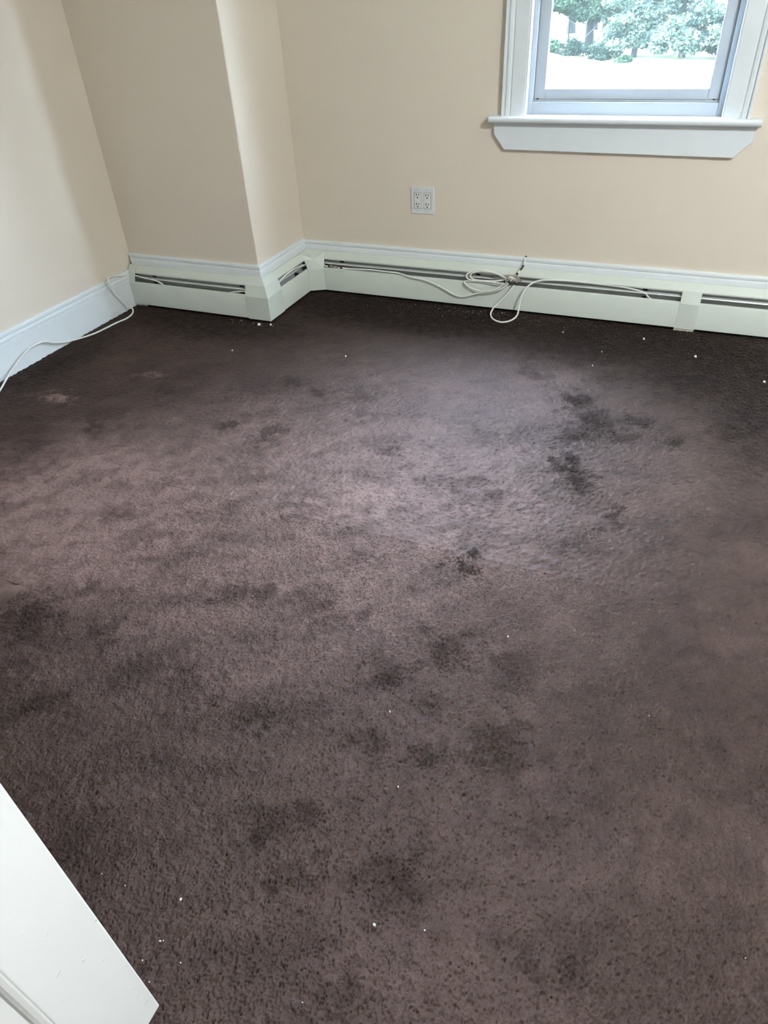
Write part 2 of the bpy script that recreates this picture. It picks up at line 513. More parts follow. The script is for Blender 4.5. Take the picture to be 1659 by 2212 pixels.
tag(wall_with_hole('wall_back', XL - TW, XR + TW, -0.2, ZC, WX0, WX1, WZ0, WZ1, lambda a, z, t: (a, YW + TW * t, z), M['wall']),
    'beige painted back wall holding the window and the outlet', 'wall', kind='structure')
tag(MB().box(XR, XR + TW, YF, YW, -0.2, ZC).build('wall_right', M['wall']),
    'plain beige painted right wall', 'wall', kind='structure')
tag(MB().box(XL - TW, XL, YF, YW, -0.2, ZC).build('wall_left', M['wall']),
    'beige painted left wall lit by the window', 'wall', kind='structure')
# door wall: hole reaches down to the floor
fw = MB()
fw.box(XL - TW, DX0, YF - TW, YF, -0.2, ZC).box(DX1, XR + TW, YF - TW, YF, -0.2, ZC).box(DX0, DX1, YF - TW, YF, DZ1, ZC)
tag(fw.build('wall_front', M['wall']), 'beige painted wall with the doorway behind the camera', 'wall', kind='structure')
hw = MB()
hw.box(-1.3, -1.16, -2.05, YF - TW, -0.2, ZC).box(0.9, 1.04, -2.05, YF - TW, -0.2, ZC).box(-1.3, 1.04, -2.19, -2.05, -0.2, ZC)
tag(hw.build('wall_hall', M['wall']), 'beige painted walls of the hall beyond the doorway', 'wall', kind='structure')

# chimney chase: two faces meeting in a slightly worn corner bead
zs = [0.0, 0.27, 0.5, 0.78, 0.80, 0.815, 0.83, 0.85, 1.1, 1.6, 2.0, ZC]
jit = [0, 0, 0.001, 0.0005, 0.0035, 0.001, 0.003, 0.0005, 0.001, 0.0, 0.001, 0]
mb = MB()
rings = []
for z, j in zip(zs, jit):
    r = 0.004
    rings.append([(XL, YW, z), (XL, YB, z), (XB - r - j, YB, z), (XB - 0.3 * r - j, YB + 0.3 * r + j, z), (XB, YB + r + j, z), (XB, YW, z)])
mb.loft(rings)
tag(mb.build('wall_chase', M['wall']), 'beige painted boxed-out corner chase with an upright outside edge', 'wall', kind='structure')

# ------------------------------------------------------------------ carpet pile
TILE, NT = 0.64, 512
def periodic_noise(lam, seed, stretch=1.0, width=0.30):
    """Band-limited random relief that repeats seamlessly every TILE metres."""
    g = np.random.default_rng(seed)
    w = np.fft.fft2(g.standard_normal((NT, NT)))
    fx = np.fft.fftfreq(NT, TILE / NT)[None, :]
    fy = np.fft.fftfreq(NT, TILE / NT)[:, None] * stretch
    fr = np.hypot(fx, fy)
    band = np.exp(-((np.log(np.maximum(fr, 1e-6)) + math.log(lam)) / width) ** 2)
    out = np.real(np.fft.ifft2(w * band))
    return out / out.std()

def sample(t, x, y, scale=1.0):
    u, v = (x / scale / TILE) % 1.0 * NT, (y / scale / TILE) % 1.0 * NT
    i, j = np.floor(u).astype(int), np.floor(v).astype(int)
    fu, fv = u - i, v - j
    i0, i1, j0, j1 = i % NT, (i + 1) % NT, j % NT, (j + 1) % NT
    return (t[j0, i0] * (1 - fu) + t[j0, i1] * fu) * (1 - fv) + (t[j1, i0] * (1 - fu) + t[j1, i1] * fu) * fv

N_WORM = periodic_noise(0.0070, 1, 1.1, 0.38)
N_TUFT = periodic_noise(0.0046, 2)
N_SWELL = periodic_noise(0.030, 3)
N_BREAK = periodic_noise(0.012, 8, 1.0, 0.5)
N_EDGE = periodic_noise(0.085, 4, 1.0, 0.6)
N_EDGE2 = periodic_noise(0.085, 5, 1.0, 0.6)
N_RAG = periodic_noise(0.016, 6, 1.0, 0.5)

def smooth(v):
    v = np.clip(v, 0, 1)
    return v * v * (3 - 2 * v)

def soil_light_fields(x, y):
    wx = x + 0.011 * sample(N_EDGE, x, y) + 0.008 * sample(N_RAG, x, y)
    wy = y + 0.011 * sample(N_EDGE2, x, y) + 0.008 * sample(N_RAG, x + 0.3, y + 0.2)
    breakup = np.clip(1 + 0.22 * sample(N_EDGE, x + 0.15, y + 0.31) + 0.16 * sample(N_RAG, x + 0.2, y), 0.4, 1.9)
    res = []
    for rows in ([r[:6] for r in STAINS_SHADE if r[6] == 0], [r[:6] for r in STAINS_SHADE if r[6] == 1], WORN_LIT):
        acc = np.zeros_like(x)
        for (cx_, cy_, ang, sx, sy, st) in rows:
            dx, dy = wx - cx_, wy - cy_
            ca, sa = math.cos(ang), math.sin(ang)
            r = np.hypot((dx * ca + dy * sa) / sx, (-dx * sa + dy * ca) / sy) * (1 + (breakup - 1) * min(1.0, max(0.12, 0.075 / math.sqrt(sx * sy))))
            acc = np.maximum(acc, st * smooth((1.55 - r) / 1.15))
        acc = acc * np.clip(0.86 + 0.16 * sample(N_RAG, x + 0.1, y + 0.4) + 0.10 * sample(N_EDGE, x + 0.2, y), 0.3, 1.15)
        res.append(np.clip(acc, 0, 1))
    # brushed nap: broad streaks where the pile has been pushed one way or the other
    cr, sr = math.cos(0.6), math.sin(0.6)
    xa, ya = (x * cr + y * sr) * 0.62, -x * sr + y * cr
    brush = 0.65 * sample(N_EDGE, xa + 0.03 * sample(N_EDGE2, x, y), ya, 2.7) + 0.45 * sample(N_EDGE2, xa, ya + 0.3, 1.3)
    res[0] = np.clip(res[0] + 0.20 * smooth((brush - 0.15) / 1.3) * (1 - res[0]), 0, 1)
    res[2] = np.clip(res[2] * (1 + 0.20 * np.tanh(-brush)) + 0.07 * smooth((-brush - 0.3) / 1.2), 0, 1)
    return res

def carpet_patch(x0, x1, y0, y1, step):
    nx, ny = int(round((x1 - x0) / step)) + 1, int(round((y1 - y0) / step)) + 1
    gx, gy = np.meshgrid(np.linspace(x0, x1, nx), np.linspace(y0, y1, ny))
    x, y = gx.ravel(), gy.ravel()
    soil_shade, brown, worn_lit = soil_light_fields(x, y)
    crease = np.exp(-(sample(N_WORM, x, y) / 0.30) ** 2) * np.clip(0.80 + 0.32 * sample(N_BREAK, x, y), 0.1, 1.4)
    ruffle = 1.0 + 0.5 * np.maximum(soil_shade, brown)
    z = -0.0060 * crease * ruffle * (0.75 + 0.25 * np.tanh(sample(N_SWELL, x, y))) + 0.0006 * sample(N_TUFT, x, y) + 0.0007 * sample(N_SWELL, x, y)
    z = np.clip(z, -0.009, 0.003)
    q = (np.arange(ny - 1)[:, None] * nx + np.arange(nx - 1)[None, :]).ravel()
    return np.stack([x, y, z], -1), np.stack([q, q + 1, q + nx + 1, q + nx], -1), soil_shade, brown, worn_lit

cx0, cx1, cy1 = XL + 0.006, XR - 0.006, YW - 0.008
patches = [carpet_patch(-1.62, 0.66, 0.02, 1.50, 0.00215), carpet_patch(cx0, -1.62, 0.92, 1.50, 0.004),
           carpet_patch(cx0, 0.90, 1.50, cy1, 0.0043), carpet_patch(0.90, cx1, 1.50, cy1, 0.02),
           carpet_patch(0.66, cx1, 0.02, 1.50, 0.02), carpet_patch(cx0, -1.62, 0.02, 0.92, 0.02), carpet_patch(cx0, cx1, YF + 0.004, 0.02, 0.02)]
off, VV, QQ, AA = 0, [], [], [[], [], []]
for v, q, *fields in patches:
    VV.append(v); QQ.append(q + off); off += len(v)
    for k in range(3):
        AA[k].append(fields[k])
VV, QQ = np.concatenate(VV), np.concatenate(QQ)
me = bpy.data.meshes.new('carpet_pile')
me.vertices.add(len(VV)); me.vertices.foreach_set('co', VV.astype(np.float32).ravel())
me.loops.add(QQ.size); me.loops.foreach_set('vertex_index', QQ.astype(np.int32).ravel())
me.polygons.add(len(QQ)); me.polygons.foreach_set('loop_start', (np.arange(len(QQ)) * 4).astype(np.int32))
me.update(calc_edges=True)
for k, nm in enumerate(('soil_shade', 'brown', 'worn_lit')):
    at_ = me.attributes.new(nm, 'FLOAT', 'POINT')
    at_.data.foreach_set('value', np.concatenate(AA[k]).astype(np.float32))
me.materials.append(M['carpet'])
carpet = bpy.data.objects.new('carpet_pile', me)
COL.objects.link(carpet)
tag(carpet, 'scuffed plum brown carpet pile with dark trodden stains, painted shade and window light', 'carpet', kind='stuff')

# ------------------------------------------------------------------ baseboards
back_trim = [(0.0, 0.0), (0.018, 0.0), (0.018, 0.222), (0.016, 0.2335), (0.0115, 0.2395), (0.0115, 0.2415), (0.0145, 0.2425), (0.0150, 0.252), (0.0125, 0.2585), (0.008, 0.2605), (0.0, 0.2605)]
bb = sweep('baseboard_back', back_trim, [on_back(XR), inner_mitre], M['trim'])
tag(bb, 'white moulded baseboard above the long heater under the window', 'baseboard', kind='structure')
bc = sweep('baseboard_chase', [(d, z * 1.035) for d, z in back_trim],
           [lambda d, z: (-2.803 + max(0, 0.25 - z) * 0.28, YB - d, z), outer_mitre, inner_mitre], M['trim'])
tag(bc, 'white moulded baseboard wrapping around the boxed-out chase', 'baseboard', kind='structure')
gap = MB()
gap.loft([[(-2.809, YB - 0.001, z), (-2.809, YB - 0.007 - 0.002 * math.sin(z * 300), z), (-2.797 + max(0, 0.25 - z) * 0.30, YB - 0.004 - 0.002 * math.cos(z * 220), z), (-2.797 + max(0, 0.25 - z) * 0.30, YB - 0.001, z)]
          for z in (0.2, 0.215, 0.225, 0.235, 0.245, 0.255, 0.264)])
tag(gap.build('gap_dirt', M['dirt'], bc), 'dark grimy gap at the open mitre')
left_trim = [(0.0, -0.01), (0.015, -0.01), (0.015, 0.143), (0.0135, 0.1445), (0.0135, 0.1465), (0.0155, 0.148), (0.0155, 0.160), (0.0135, 0.166), (0.0100, 0.1675), (0.0105, 0.172), (0.0125, 0.176), (0.0115, 0.186), (0.008, 0.1915), (0.0, 0.1925)]
bl = sweep('baseboard_left', left_trim, [lambda d, z: (XL + d, YF, z), lambda d, z: (XL + d, YB - 0.019, z)], M['trim'])
tag(bl, 'white moulded baseboard along the left wall behind the loose cable', 'baseboard', kind='structure')
br_ = sweep('baseboard_right', left_trim, [lambda d, z: (XR - d, YF, z), lambda d, z: (XR - d, YW - 0.08, z)], M['trim'])
tag(br_, 'white baseboard along the right wall', 'baseboard', kind='structure')

# ------------------------------------------------------------------ baseboard heaters
HOOD = sheet([(0.0195, 0.196), (0.0195, 0.2125), (0.0275, 0.2125), (0.0525, 0.1830), (0.0525, 0.1770)], 0.0014)
PANEL = sheet([(0.0570, 0.1300), (0.0585, 0.1345), (0.0635, 0.1365), (0.0690, 0.1345), (0.0720, 0.1290), (0.0720, 0.0140), (0.0620, 0.0140)], 0.0014)
COVER = sheet([(0.0190, 0.2145), (0.0285, 0.2145), (0.0548, 0.1838), (0.0738, 0.1300), (0.0738, 0.0110)], 0.0013)
BACKP = [(0.0195, 0.012), (0.0210, 0.012), (0.0210, 0.200), (0.0195, 0.200)]
DAMPER = sheet([(0.0320, 0.1590), (0.0460, 0.1560), (0.0490, 0.1520)], 0.0014)

def heater_run(parent, place, a0, a1, brackets, fin0=None, fin1=None):
    st = [place(a0), place(a1)]
    sweep('back_panel', BACKP, st, M['galv'], parent)
    sweep('hood', HOOD, st, M['heater'], parent)
    sweep('front_panel', PANEL, st, M['heater'], parent, smooth=True)
    e = 0.012 if a1 > a0 else -0.012
    sweep('damper', DAMPER, [place(a0 + e), place(a1 - e)], M['damper'], parent)
    pipe = MB().tube([place(a0)(0.043, 0.062), place(a1)(0.043, 0.062)], 0.011, 12)
    sweep('deflector', sheet([(0.052, 0.1240), (0.0565, 0.1285)], 0.001), [place(a0 + e), place(a1 - e)], M['galv'], parent)
    el = pipe.build('pipe', M['copper'], parent, smooth=True)
    if fin0 is not None:
        fb = MB()
        n = int(abs(fin1 - fin0) / 0.006)
        for i in range(n):
            s = fin0 + (fin1 - fin0) * i / n
            ring = [(0.0245, 0.030), (0.0610, 0.030), (0.0610, 0.098), (0.0245, 0.098)]
            fb.loft([[place(s)(d, z) for d, z in ring], [place(s + 0.0005)(d, z) for d, z in ring]])
        o = fb.build('fins', M['fin'], parent)
        o['kind'] = 'stuff'
    for s in brackets:
        k = MB()
        k.loft([[place(s + u)(d, z) for d, z in ((0.0212, 0.150), (0.0245, 0.150), (0.0245, 0.196), (0.0212, 0.196))] for u in (0, 0.022)])
        k.loft([[place(s + u)(d, z) for d, z in ((0.0212, 0.108), (0.0550, 0.112), (0.0560, 0.1255), (0.0212, 0.130))] for u in (0.002, 0.020)])
        k.build('bracket', M['black'], parent)

# run on the face of the chase
h1 = empty('baseboard_heater'); h1.location = (0, 0, 0)
tag(h1, 'off-white baseboard heater on the chase face nearest the left wall', 'heater', 'hydronic baseboard heaters')
heater_run(h1, on_chase, -2.790, -2.000, (-2.665, -2.108), -2.60, -2.15)
sweep('end_cap', COVER, [on_chase(-2.803), on_chase(-2.755)], M['heater'], h1)
MB().loft([[on_chase(x)(d, z) for d, z in ((0.019, 0.010), (0.0725, 0.010), (0.0725, 0.130), (0.0538, 0.183), (0.028, 0.2135), (0.019, 0.2135))] for x in (-2.8045, -2.8030)]).build('end_plate', M['heater'], h1)
MB().loft([[on_chase(x)(d, z) for d, z in ((0.058, -0.004), (0.0595, -0.004), (0.0595, 0.022), (0.058, 0.022))] for x in (-2.800, -2.722)]).build('foot_tab', M['heater'], h1)
tag(sweep('corner_cover', COVER, [on_chase(-2.050), outer_mitre, on_side(3.028)], M['heater'], h1), 'folded outside corner cover')

# short run on the side of the chase
h2 = empty('baseboard_heater')
tag(h2, 'short off-white baseboard heater between the outside and inside corners', 'heater', 'hydronic baseboard heaters')
heater_run(h2, on_side, YB - 0.02, 3.345, (3.255,))
BLK = MB()
BLK.loft([[on_side(y)(d, z) for d, z in ((0.030, 0.100), (0.0565, 0.100), (0.0565, 0.1315), (0.030, 0.128))] for y in (3.030, 3.050)])
BLK.build('bracket', M['black'], h2)

# long run under the window, with inside corner piece and splice plate
h3 = empty('baseboard_heater')
tag(h3, 'long off-white baseboard heater under the window with cables on it', 'heater', 'hydronic baseboard heaters')
heater_run(h3, on_back, -1.905, 0.052, (-1.760, -0.985, -0.165), -1.55, -0.55)
def inner_mid(d, z):
    t = max(0.0, min(1.0, (d - 0.0285) / 0.0263))
    p = Vector((XB + d, YW - d, z))
    q2 = Vector((((XB + d) + -1.842) / 2, (3.322 + (YW - d)) / 2, z))
    return tuple(p.lerp(q2, t))
tag(sweep('inside_corner_cover', [(d, z + 0.004 if z < 0.02 else z) for d, z in COVER], [on_side(3.322), inner_mid, on_back(-1.842)], M['heater'], h3), 'folded inside corner cover')
tag(sweep('splice_plate', COVER, [on_back(0.010), on_back(0.095)], M['heater'], h3), 'plain splice plate joining two panels')
MB().loft([[on_back(x)(d, z) for d, z in ((0.0665, -0.006), (0.0680, -0.006), (0.0680, 0.020), (0.0665, 0.020))] for x in (0.006, 0.094)]).build('foot_tab', M['heater_old'], h3)
h4 = empty('baseboard_heater')
tag(h4, 'off-white baseboard heater continuing right of the splice plate', 'heater', 'hydronic baseboard heaters')
heater_run(h4, on_back, 0.0535, XR - 0.02, (0.62, 1.3), 0.15, 1.5)

# ------------------------------------------------------------------ window in the back wall
def window(name, put, w, z0, z1, stool_l, stool_r, apron):
    """put(u, d, z): u along the wall from the left jamb, d towards the room (negative: outwards)."""
    root = empty(name)
    def bx(pname, u0, u1, d0, d1, a, b2, mat, parent=root, bevel=0.0015):
        mb = MB().box(u0, u1, d0, d1, a, b2)
        mb.v = [put(*p) for p in mb.v]
        return mb.build(pname, mat, parent, bevel)
    # jamb liners and vinyl frame
    for u0, u1 in ((0, 0.006), (w - 0.006, w)):
        bx('jamb', u0, u1, -TW, 0.014, z0, z1, M['trim'])
    bx('head_jamb', 0.006, w - 0.006, -TW, 0.014, z1 - 0.006, z1, M['trim'])
    for u0, u1 in ((0.006, 0.026), (w - 0.026, w - 0.006)):
        bx('frame_stile', u0, u1, -0.102, -0.026, z0, z1 - 0.006, M['vinyl'])
    for u0, u1 in ((0.026, 0.050), (w - 0.050, w - 0.026)):
        bx('blind_stop', u0, u1, -0.112, -0.1025, z0, z1 - 0.006, M['vinyl'])
        bx('track', u0, u0 + 0.0022 if u0 < 0.1 else u0 + 0.024, -0.1025, -0.060, z0 + 0.061, z1 - 0.041, M['galv'], bevel=0) if u0 < 0.1 else bx('track', u1 - 0.0022, u1, -0.1025, -0.060, z0 + 0.061, z1 - 0.041, M['galv'], bevel=0)
    bx('frame_sill', 0.026, w - 0.026, -0.102, -0.026, z0 - 0.012, z0 + 0.054, M['vinyl'], bevel=0.003)
    bx('frame_lip', 0.026, w - 0.026, -0.102, -0.042, z0 + 0.054, z0 + 0.061, M['vinyl'])
    bx('frame_head', 0.026, w - 0.026, -0.102, -0.032, z1 - 0.04, z1 - 0.006, M['vinyl'])
    # sashes
    zm = (z0 + z1) / 2
    for pname, za, zb, d in (('lower_sash', z0 + 0.0612, zm + 0.02, -0.046), ('upper_sash', zm - 0.02, z1 - 0.041, -0.074)):
        s = empty(pname, root)
        u0, u1 = 0.0265, w - 0.0265
        bx('stile', u0, u0 + 0.047, d - 0.026, d, za, zb, M['vinyl'], s, 0.003)
        bx('stile', u1 - 0.047, u1, d - 0.026, d, za, zb, M['vinyl'], s, 0.003)
        bx('bottom_rail', u0 + 0.047, u1 - 0.047, d - 0.026, d, za, za + 0.040, M['vinyl'], s, 0.003)
        bx('top_rail', u0 + 0.047, u1 - 0.047, d - 0.026, d, zb - 0.040, zb, M['vinyl'], s, 0.003)
        bx('pane', u0 + 0.042, u1 - 0.042, d - 0.016, d - 0.012, za + 0.034, zb - 0.034, M['glass'], s, 0)
        if pname == 'lower_sash':
            for u in (u0 + 0.012, u1 - 0.026):
                bx('weep_clip', u, u + 0.010, d - 0.002, d + 0.003, za - 0.002, za + 0.004, M['black'], s, 0)
    # casings with back band
    prof = [(0.0, 0.0), (0.0, 0.0135), (0.002, 0.016), (0.058, 0.0185), (0.062, 0.0145), (0.0645, 0.0145), (0.069, 0.0215), (0.079, 0.0235), (0.084, 0.0205), (0.0865, 0.0175), (0.0885, 0.0175), (0.090, 0.0265), (0.0975, 0.0280), (0.0995, 0.026), (0.0995, 0.0)]
    zt = z1 + 0.0
    for sgn, base in ((-1, 0.0), (1, w)):
        mb = MB().loft([[put(base + sgn * a, d, z0 + 0.006) for a, d in prof], [put(base + sgn * a, d, zt + a) for a, d in prof]])
        mb.build('casing', M['trim'], root)
    MB().loft([[put(-a, d, zt + a) for a, d in prof], [put(w + a, d, zt + a) for a, d in prof]]).build('head_casing', M['trim'], root)
    # stool (inside sill) with a rounded nose
    nose = [(-0.034, z0 - 0.020), (0.040, z0 - 0.020), (0.0475, z0 - 0.0175), (0.0515, z0 - 0.012), (0.0525, z0 - 0.005), (0.0505, z0 + 0.0015), (0.046, z0 + 0.0045), (0.036, z0 + 0.006), (-0.034, z0 + 0.006)]
    mb = MB()
    inner = [(d, z) for d, z in nose]
    mb.loft([[put(u, max(d, 0.0005) if (u < 0 or u > w) else d, z) for d, z in inner] for u in (stool_l, stool_l + 0.003, -0.0005, 0.0005, w - 0.0005, w + 0.0005, stool_r - 0.003, stool_r)])
    mb.build('stool', M['trim'], root, smooth=True)
    mb = MB().loft([[put(u, 0.0005, z) for u, z in apron], [put(u, 0.0195, z) for u, z in apron]])
    mb.build('apron', M['trim'], root, bevel=0.0012)
    return root

W1 = window('window_1', lambda u, d, z: (WX0 + u, YW - d, z), WX1 - WX0, WZ0, WZ1, -0.150, WX1 - WX0 + 0.148,
            [(-0.131, 0.8480), (-0.1295, 0.800), (-0.079, 0.7385), (0.883, 0.7315), (0.945, 0.795), (0.943, 0.8480)])
MB().tube([(-0.20 + 0.34 * k / 14, YW - 0.0205 - 0.001 * math.sin(k * 2.1), 0.8467 + 0.0013 * math.sin(k * 1.7)) for k in range(15)], [0.0006 + 0.0006 * abs(math.sin(k * 0.9)) for k in range(15)], 5).build('paint_crack', M['dirt'], W1)
tag(W1, 'white double-hung window with moulded casing, stool and apron in the back wall', 'window', kind='structure')
# ------------------------------------------------------------------ ceiling lamp on the right of the room
lamp = empty('ceiling_light')
lamp.location = (1.15, 1.15, ZC)
tag(lamp, 'round flush ceiling light with a frosted glass dome', 'ceiling light')
def lathe(name, prof, mat, parent):
    return MB().loft([[(r * math.cos(2 * math.pi * k / 32), r * math.sin(2 * math.pi * k / 32), z) for k in range(32)] for r, z in prof]).build(name, mat, parent, smooth=True)
lathe('base_ring', [(0.165, -0.0005), (0.168, -0.012), (0.160, -0.024), (0.140, -0.026)], M['vinyl'], lamp)
lathe('glass_dome', [(0.140, -0.0265), (0.140, -0.045), (0.128, -0.070), (0.104, -0.092), (0.070, -0.108), (0.030, -0.116), (0.004, -0.117)], M['lamp_glass'], lamp)
lathe('finial', [(0.003, -0.1175), (0.010, -0.119), (0.010, -0.126), (0.004, -0.132)], M['nickel'], lamp)

# ------------------------------------------------------------------ door standing open beside the camera
door = empty('door_1')
door.location = (-0.5695, 0.2005, 0.0)
door.rotation_euler = (0, 0, math.radians(-90.5))       # local +X runs from the latch edge to the hinges
tag(door, 'white painted panel door standing open beside the camera', 'door', kind='structure')
DW, DT, DH = 0.79, 0.035, 2.02
Z0 = 0.015
def dbox(name, x0, x1, y0, y1, z0, z1, bevel=0.0022):
    return MB().box(x0, x1, y0, y1, z0, z1).build(name, M['door'], door, bevel)
ST, RB = 0.113, 0.300
dbox('stile', 0, ST, -DT, 0, Z0, DH)
dbox('stile', DW - ST, DW, -DT, 0, Z0, DH)
dbox('bottom_rail', ST + 0.0003, DW - ST - 0.0003, -DT, 0, Z0, RB)
dbox('lock_rail', ST + 0.0003, DW - ST - 0.0003, -DT, 0, 0.86, 1.02)
dbox('top_rail', ST + 0.0003, DW - ST - 0.0003, -DT, 0, DH - 0.12, DH)
for za, zb in ((RB, 0.86), (1.02, DH - 0.12)):
    dbox('panel', ST - 0.004, DW - ST + 0.004, -DT * 0.72, -DT * 0.30, za - 0.004, zb + 0.004, 0)
    pr = [(0.0, -0.0005), (0.0, -0.012), (0.012, -0.0105), (0.0125, -0.0065), (0.0085, -0.0025), (0.003, -0.0005)]
    x0, x1 = ST, DW - ST
    for c in (((x0, za), (x0, zb), (1, 0)), ((x1, za), (x1, zb), (-1, 0)), ((x0, za), (x1, za), (0, 1)), ((x0, zb), (x1, zb), (0, -1))):
        (ax, az), (bx_, bz), (nx, nz) = c
        rings = []
        for (px, pz), sg in (((ax, az), 1), ((bx_, bz), -1)):
            rings.append([(px + nx * o + (abs(nz) * o * sg), y, pz + nz * o + (abs(nx) * o * sg)) for o, y in pr])
        MB().loft(rings).build('panel_moulding', M['door'], door)
# door casing around the doorway
dc = empty('trim_1')
tag(dc, 'white casing boards around the doorway', 'door casing', kind='structure')
for x0, x1 in ((DX0 - 0.10, DX0), (DX1, DX1 + 0.10)):
    MB().box(x0, x1, YF, YF + 0.018, 0.0, DZ1).build('casing', M['trim'], dc, 0.002)
MB().box(DX0 - 0.10, DX1 + 0.10, YF, YF + 0.018, DZ1, DZ1 + 0.10).build('head_casing', M['trim'], dc, 0.002)

# ------------------------------------------------------------------ double outlet
OX, OZ, OW, OH = -1.2805, 0.4955, 0.1225, 0.1245
out = empty('power_outlet')
out.location = (OX, YW, OZ)
out.rotation_euler = (0, math.radians(-0.3), 0)
tag(out, 'light grey double wall outlet plate below and left of the window', 'outlet')
def obx(name, x0, x1, d0, d1, z0, z1, mat, parent, bevel=0.0):
    return MB().box(x0, x1, -d1, -d0, z0, z1).build(name, mat, parent, bevel)
pm = MB()
xs = [-OW / 2, -0.0450, -0.0065, 0.0065, 0.0450, OW / 2]
zz = [-OH / 2, -0.0380, 0.0380, OH / 2]
for t in (0.0, 0.0055):
    v = [(x * (1.0 if t == 0 else 0.965), -t, z * (1.0 if t == 0 else 0.965)) if (i in (0, 5) or k in (0, 3)) else (x, -t, z) for k, z in enumerate(zz) for i, x in enumerate(xs)]
    pm.add(v, [(r * 6 + c, r * 6 + c + 1, r * 6 + c + 7, r * 6 + c + 6) for r in range(3) for c in range(5) if not (r == 1 and c in (1, 3))])
for c0, c1 in ((1, 2), (3, 4)):
    ring = [(xs[c0], zz[1]), (xs[c1], zz[1]), (xs[c1], zz[2]), (xs[c0], zz[2])]
    pm.add([(x, -t, z) for t in (0, 0.0055) for x, z in ring], [(i, (i + 1) % 4, (i + 1) % 4 + 4, i + 4) for i in range(4)])
ring = [(xs[0], zz[0]), (xs[5], zz[0]), (xs[5], zz[3]), (xs[0], zz[3])]
pm.add([(x * s, -t, z * s) for t, s in ((0, 1), (0.0055, 0.965)) for x, z in ring], [(i, (i + 1) % 4, (i + 1) % 4 + 4, i + 4) for i in range(4)])
pm.build('wall_plate', M['plate'], out)
obx('box_opening', -0.047, 0.047, 0.0003, 0.0010, -0.0385, 0.0385, M['slot'], out)
for cx_ in (-0.0255, 0.0255):
    rc = obx('receptacle', cx_ - 0.0178, cx_ + 0.0178, 0.0, 0.0064, -0.0365, 0.0365, M['receptacle'], out, 0.0012)
    for cz in (-0.0200, 0.0225):
        obx('slot', cx_ - 0.0085, cx_ - 0.0048, 0.0055, 0.0068, cz - 0.001, cz + 0.0100, M['slot'], rc)
        obx('slot', cx_ + 0.0046, cx_ + 0.0078, 0.0055, 0.0068, cz, cz + 0.0092, M['slot'], rc)
        MB().tube([(cx_, -0.0060, cz - 0.0085), (cx_, -0.0068, cz - 0.0085)], 0.0036, 12).build('ground_hole', M['slot'], rc)
    for cz in (-0.0485, 0.0485):
        sc_ = MB().tube([(cx_, -0.0050, cz), (cx_, -0.0066, cz)], 0.0030, 12).build('screw', M['plate'], out)
        obx('screw_slot', cx_ - 0.0006, cx_ + 0.0006, 0.0062, 0.0068, cz - 0.0027, cz + 0.0027, M['slot'], sc_)

# ------------------------------------------------------------------ coaxial cables and splitter
CR = 0.0041
def connector(parent, p, q):
    """crimped end from p (cable side) to q (tip)"""
    p, q = Vector(p), Vector(q)
    L = q - p
    MB().tube([p, p + L * 0.38], CR * 1.38, 10).build('boot', M['black'], parent)
    MB().tube([p + L * 0.36, p + L * 0.62, p + L * 0.63, q], [CR * 1.25, CR * 1.25, CR * 1.65, CR * 1.65], 6).build('connector', M['nickel'], parent)

def cable(name, ctrl, label, ends=(False, False), r=CR):
    pts = spline(ctrl)
    root = empty(name)
    tag(root, label, 'cable', 'white coaxial cables')
    MB().tube(pts, r, 8).build('jacket', M['cable'], root, smooth=True)
    if ends[0]:
        d = (pts[0] - pts[2]).normalized()
        connector(root, pts[0] - d * 0.008, pts[0] + d * 0.020)
    if ends[1]:
        d = (pts[-1] - pts[-3]).normalized()
        connector(root, pts[-1] - d * 0.008, pts[-1] + d * 0.020)
    return pts

LEFT = [(-2.5841, 1.626, 0.006), (-2.7175, 1.8483, 0.006), (-2.7583, 1.9215, 0.012), (-2.775, 1.9824, 0.0316), (-2.778, 2.0734, 0.0689), (-2.778, 2.1433, 0.0826), (-2.778, 2.2082, 0.0759), (-2.776, 2.2554, 0.0511), (-2.776, 2.322, 0.025), (-2.7808, 2.4, 0.006), (-2.7397, 2.4901, 0.006), (-2.7236, 2.6322, 0.006), (-2.709, 2.708, 0.006), (-2.7237, 2.7737, 0.01), (-2.742, 2.7912, 0.0352), (-2.745, 2.7457, 0.1079), (-2.748, 2.7097, 0.1702), (-2.755, 2.6982, 0.2076), (-2.765, 2.7206, 0.2161), (-2.785, 2.79, 0.198), (-2.798, 2.86, 0.175), (-2.79, 2.9, 0.166), (-2.755, 2.903, 0.165), (-2.7024, 2.899, 0.1594), (-2.6272, 2.899, 0.1512), (-2.587, 2.901, 0.1366), (-2.55, 2.91, 0.105), (-2.3, 2.9130000000000003, 0.1), (-2.1, 2.9090000000000003, 0.14), (-2.02, 2.91, 0.14), (-1.948, 2.9130000000000003, 0.12), (-1.945, 2.985, 0.13), (-1.938, 3.0295, 0.1561), (-1.936, 3.1287, 0.1715), (-1.936, 3.2307, 0.1702), (-1.936, 3.3283, 0.1564), (-1.925, 3.375, 0.165), (-1.87, 3.385, 0.166), (-1.841, 3.381, 0.1425), (-1.8118, 3.38, 0.1427)]
MID = [(-1.7396, 3.377, 0.1397), (-1.6721, 3.371, 0.1424), (-1.5605, 3.369, 0.1477), (-1.466, 3.369, 0.146), (-1.3986, 3.367, 0.1453), (-1.3292, 3.357, 0.1352), (-1.2378, 3.355, 0.1248), (-1.1606, 3.354, 0.1007), (-1.0842, 3.354, 0.0666), (-1.0535, 3.353, 0.0603), (-1.0207, 3.352, 0.064), (-0.9458, 3.347, 0.0903), (-0.8795, 3.342, 0.1058), (-0.8365, 3.339, 0.123), (-0.8066, 3.337, 0.1453), (-0.7868, 3.337, 0.1657)]
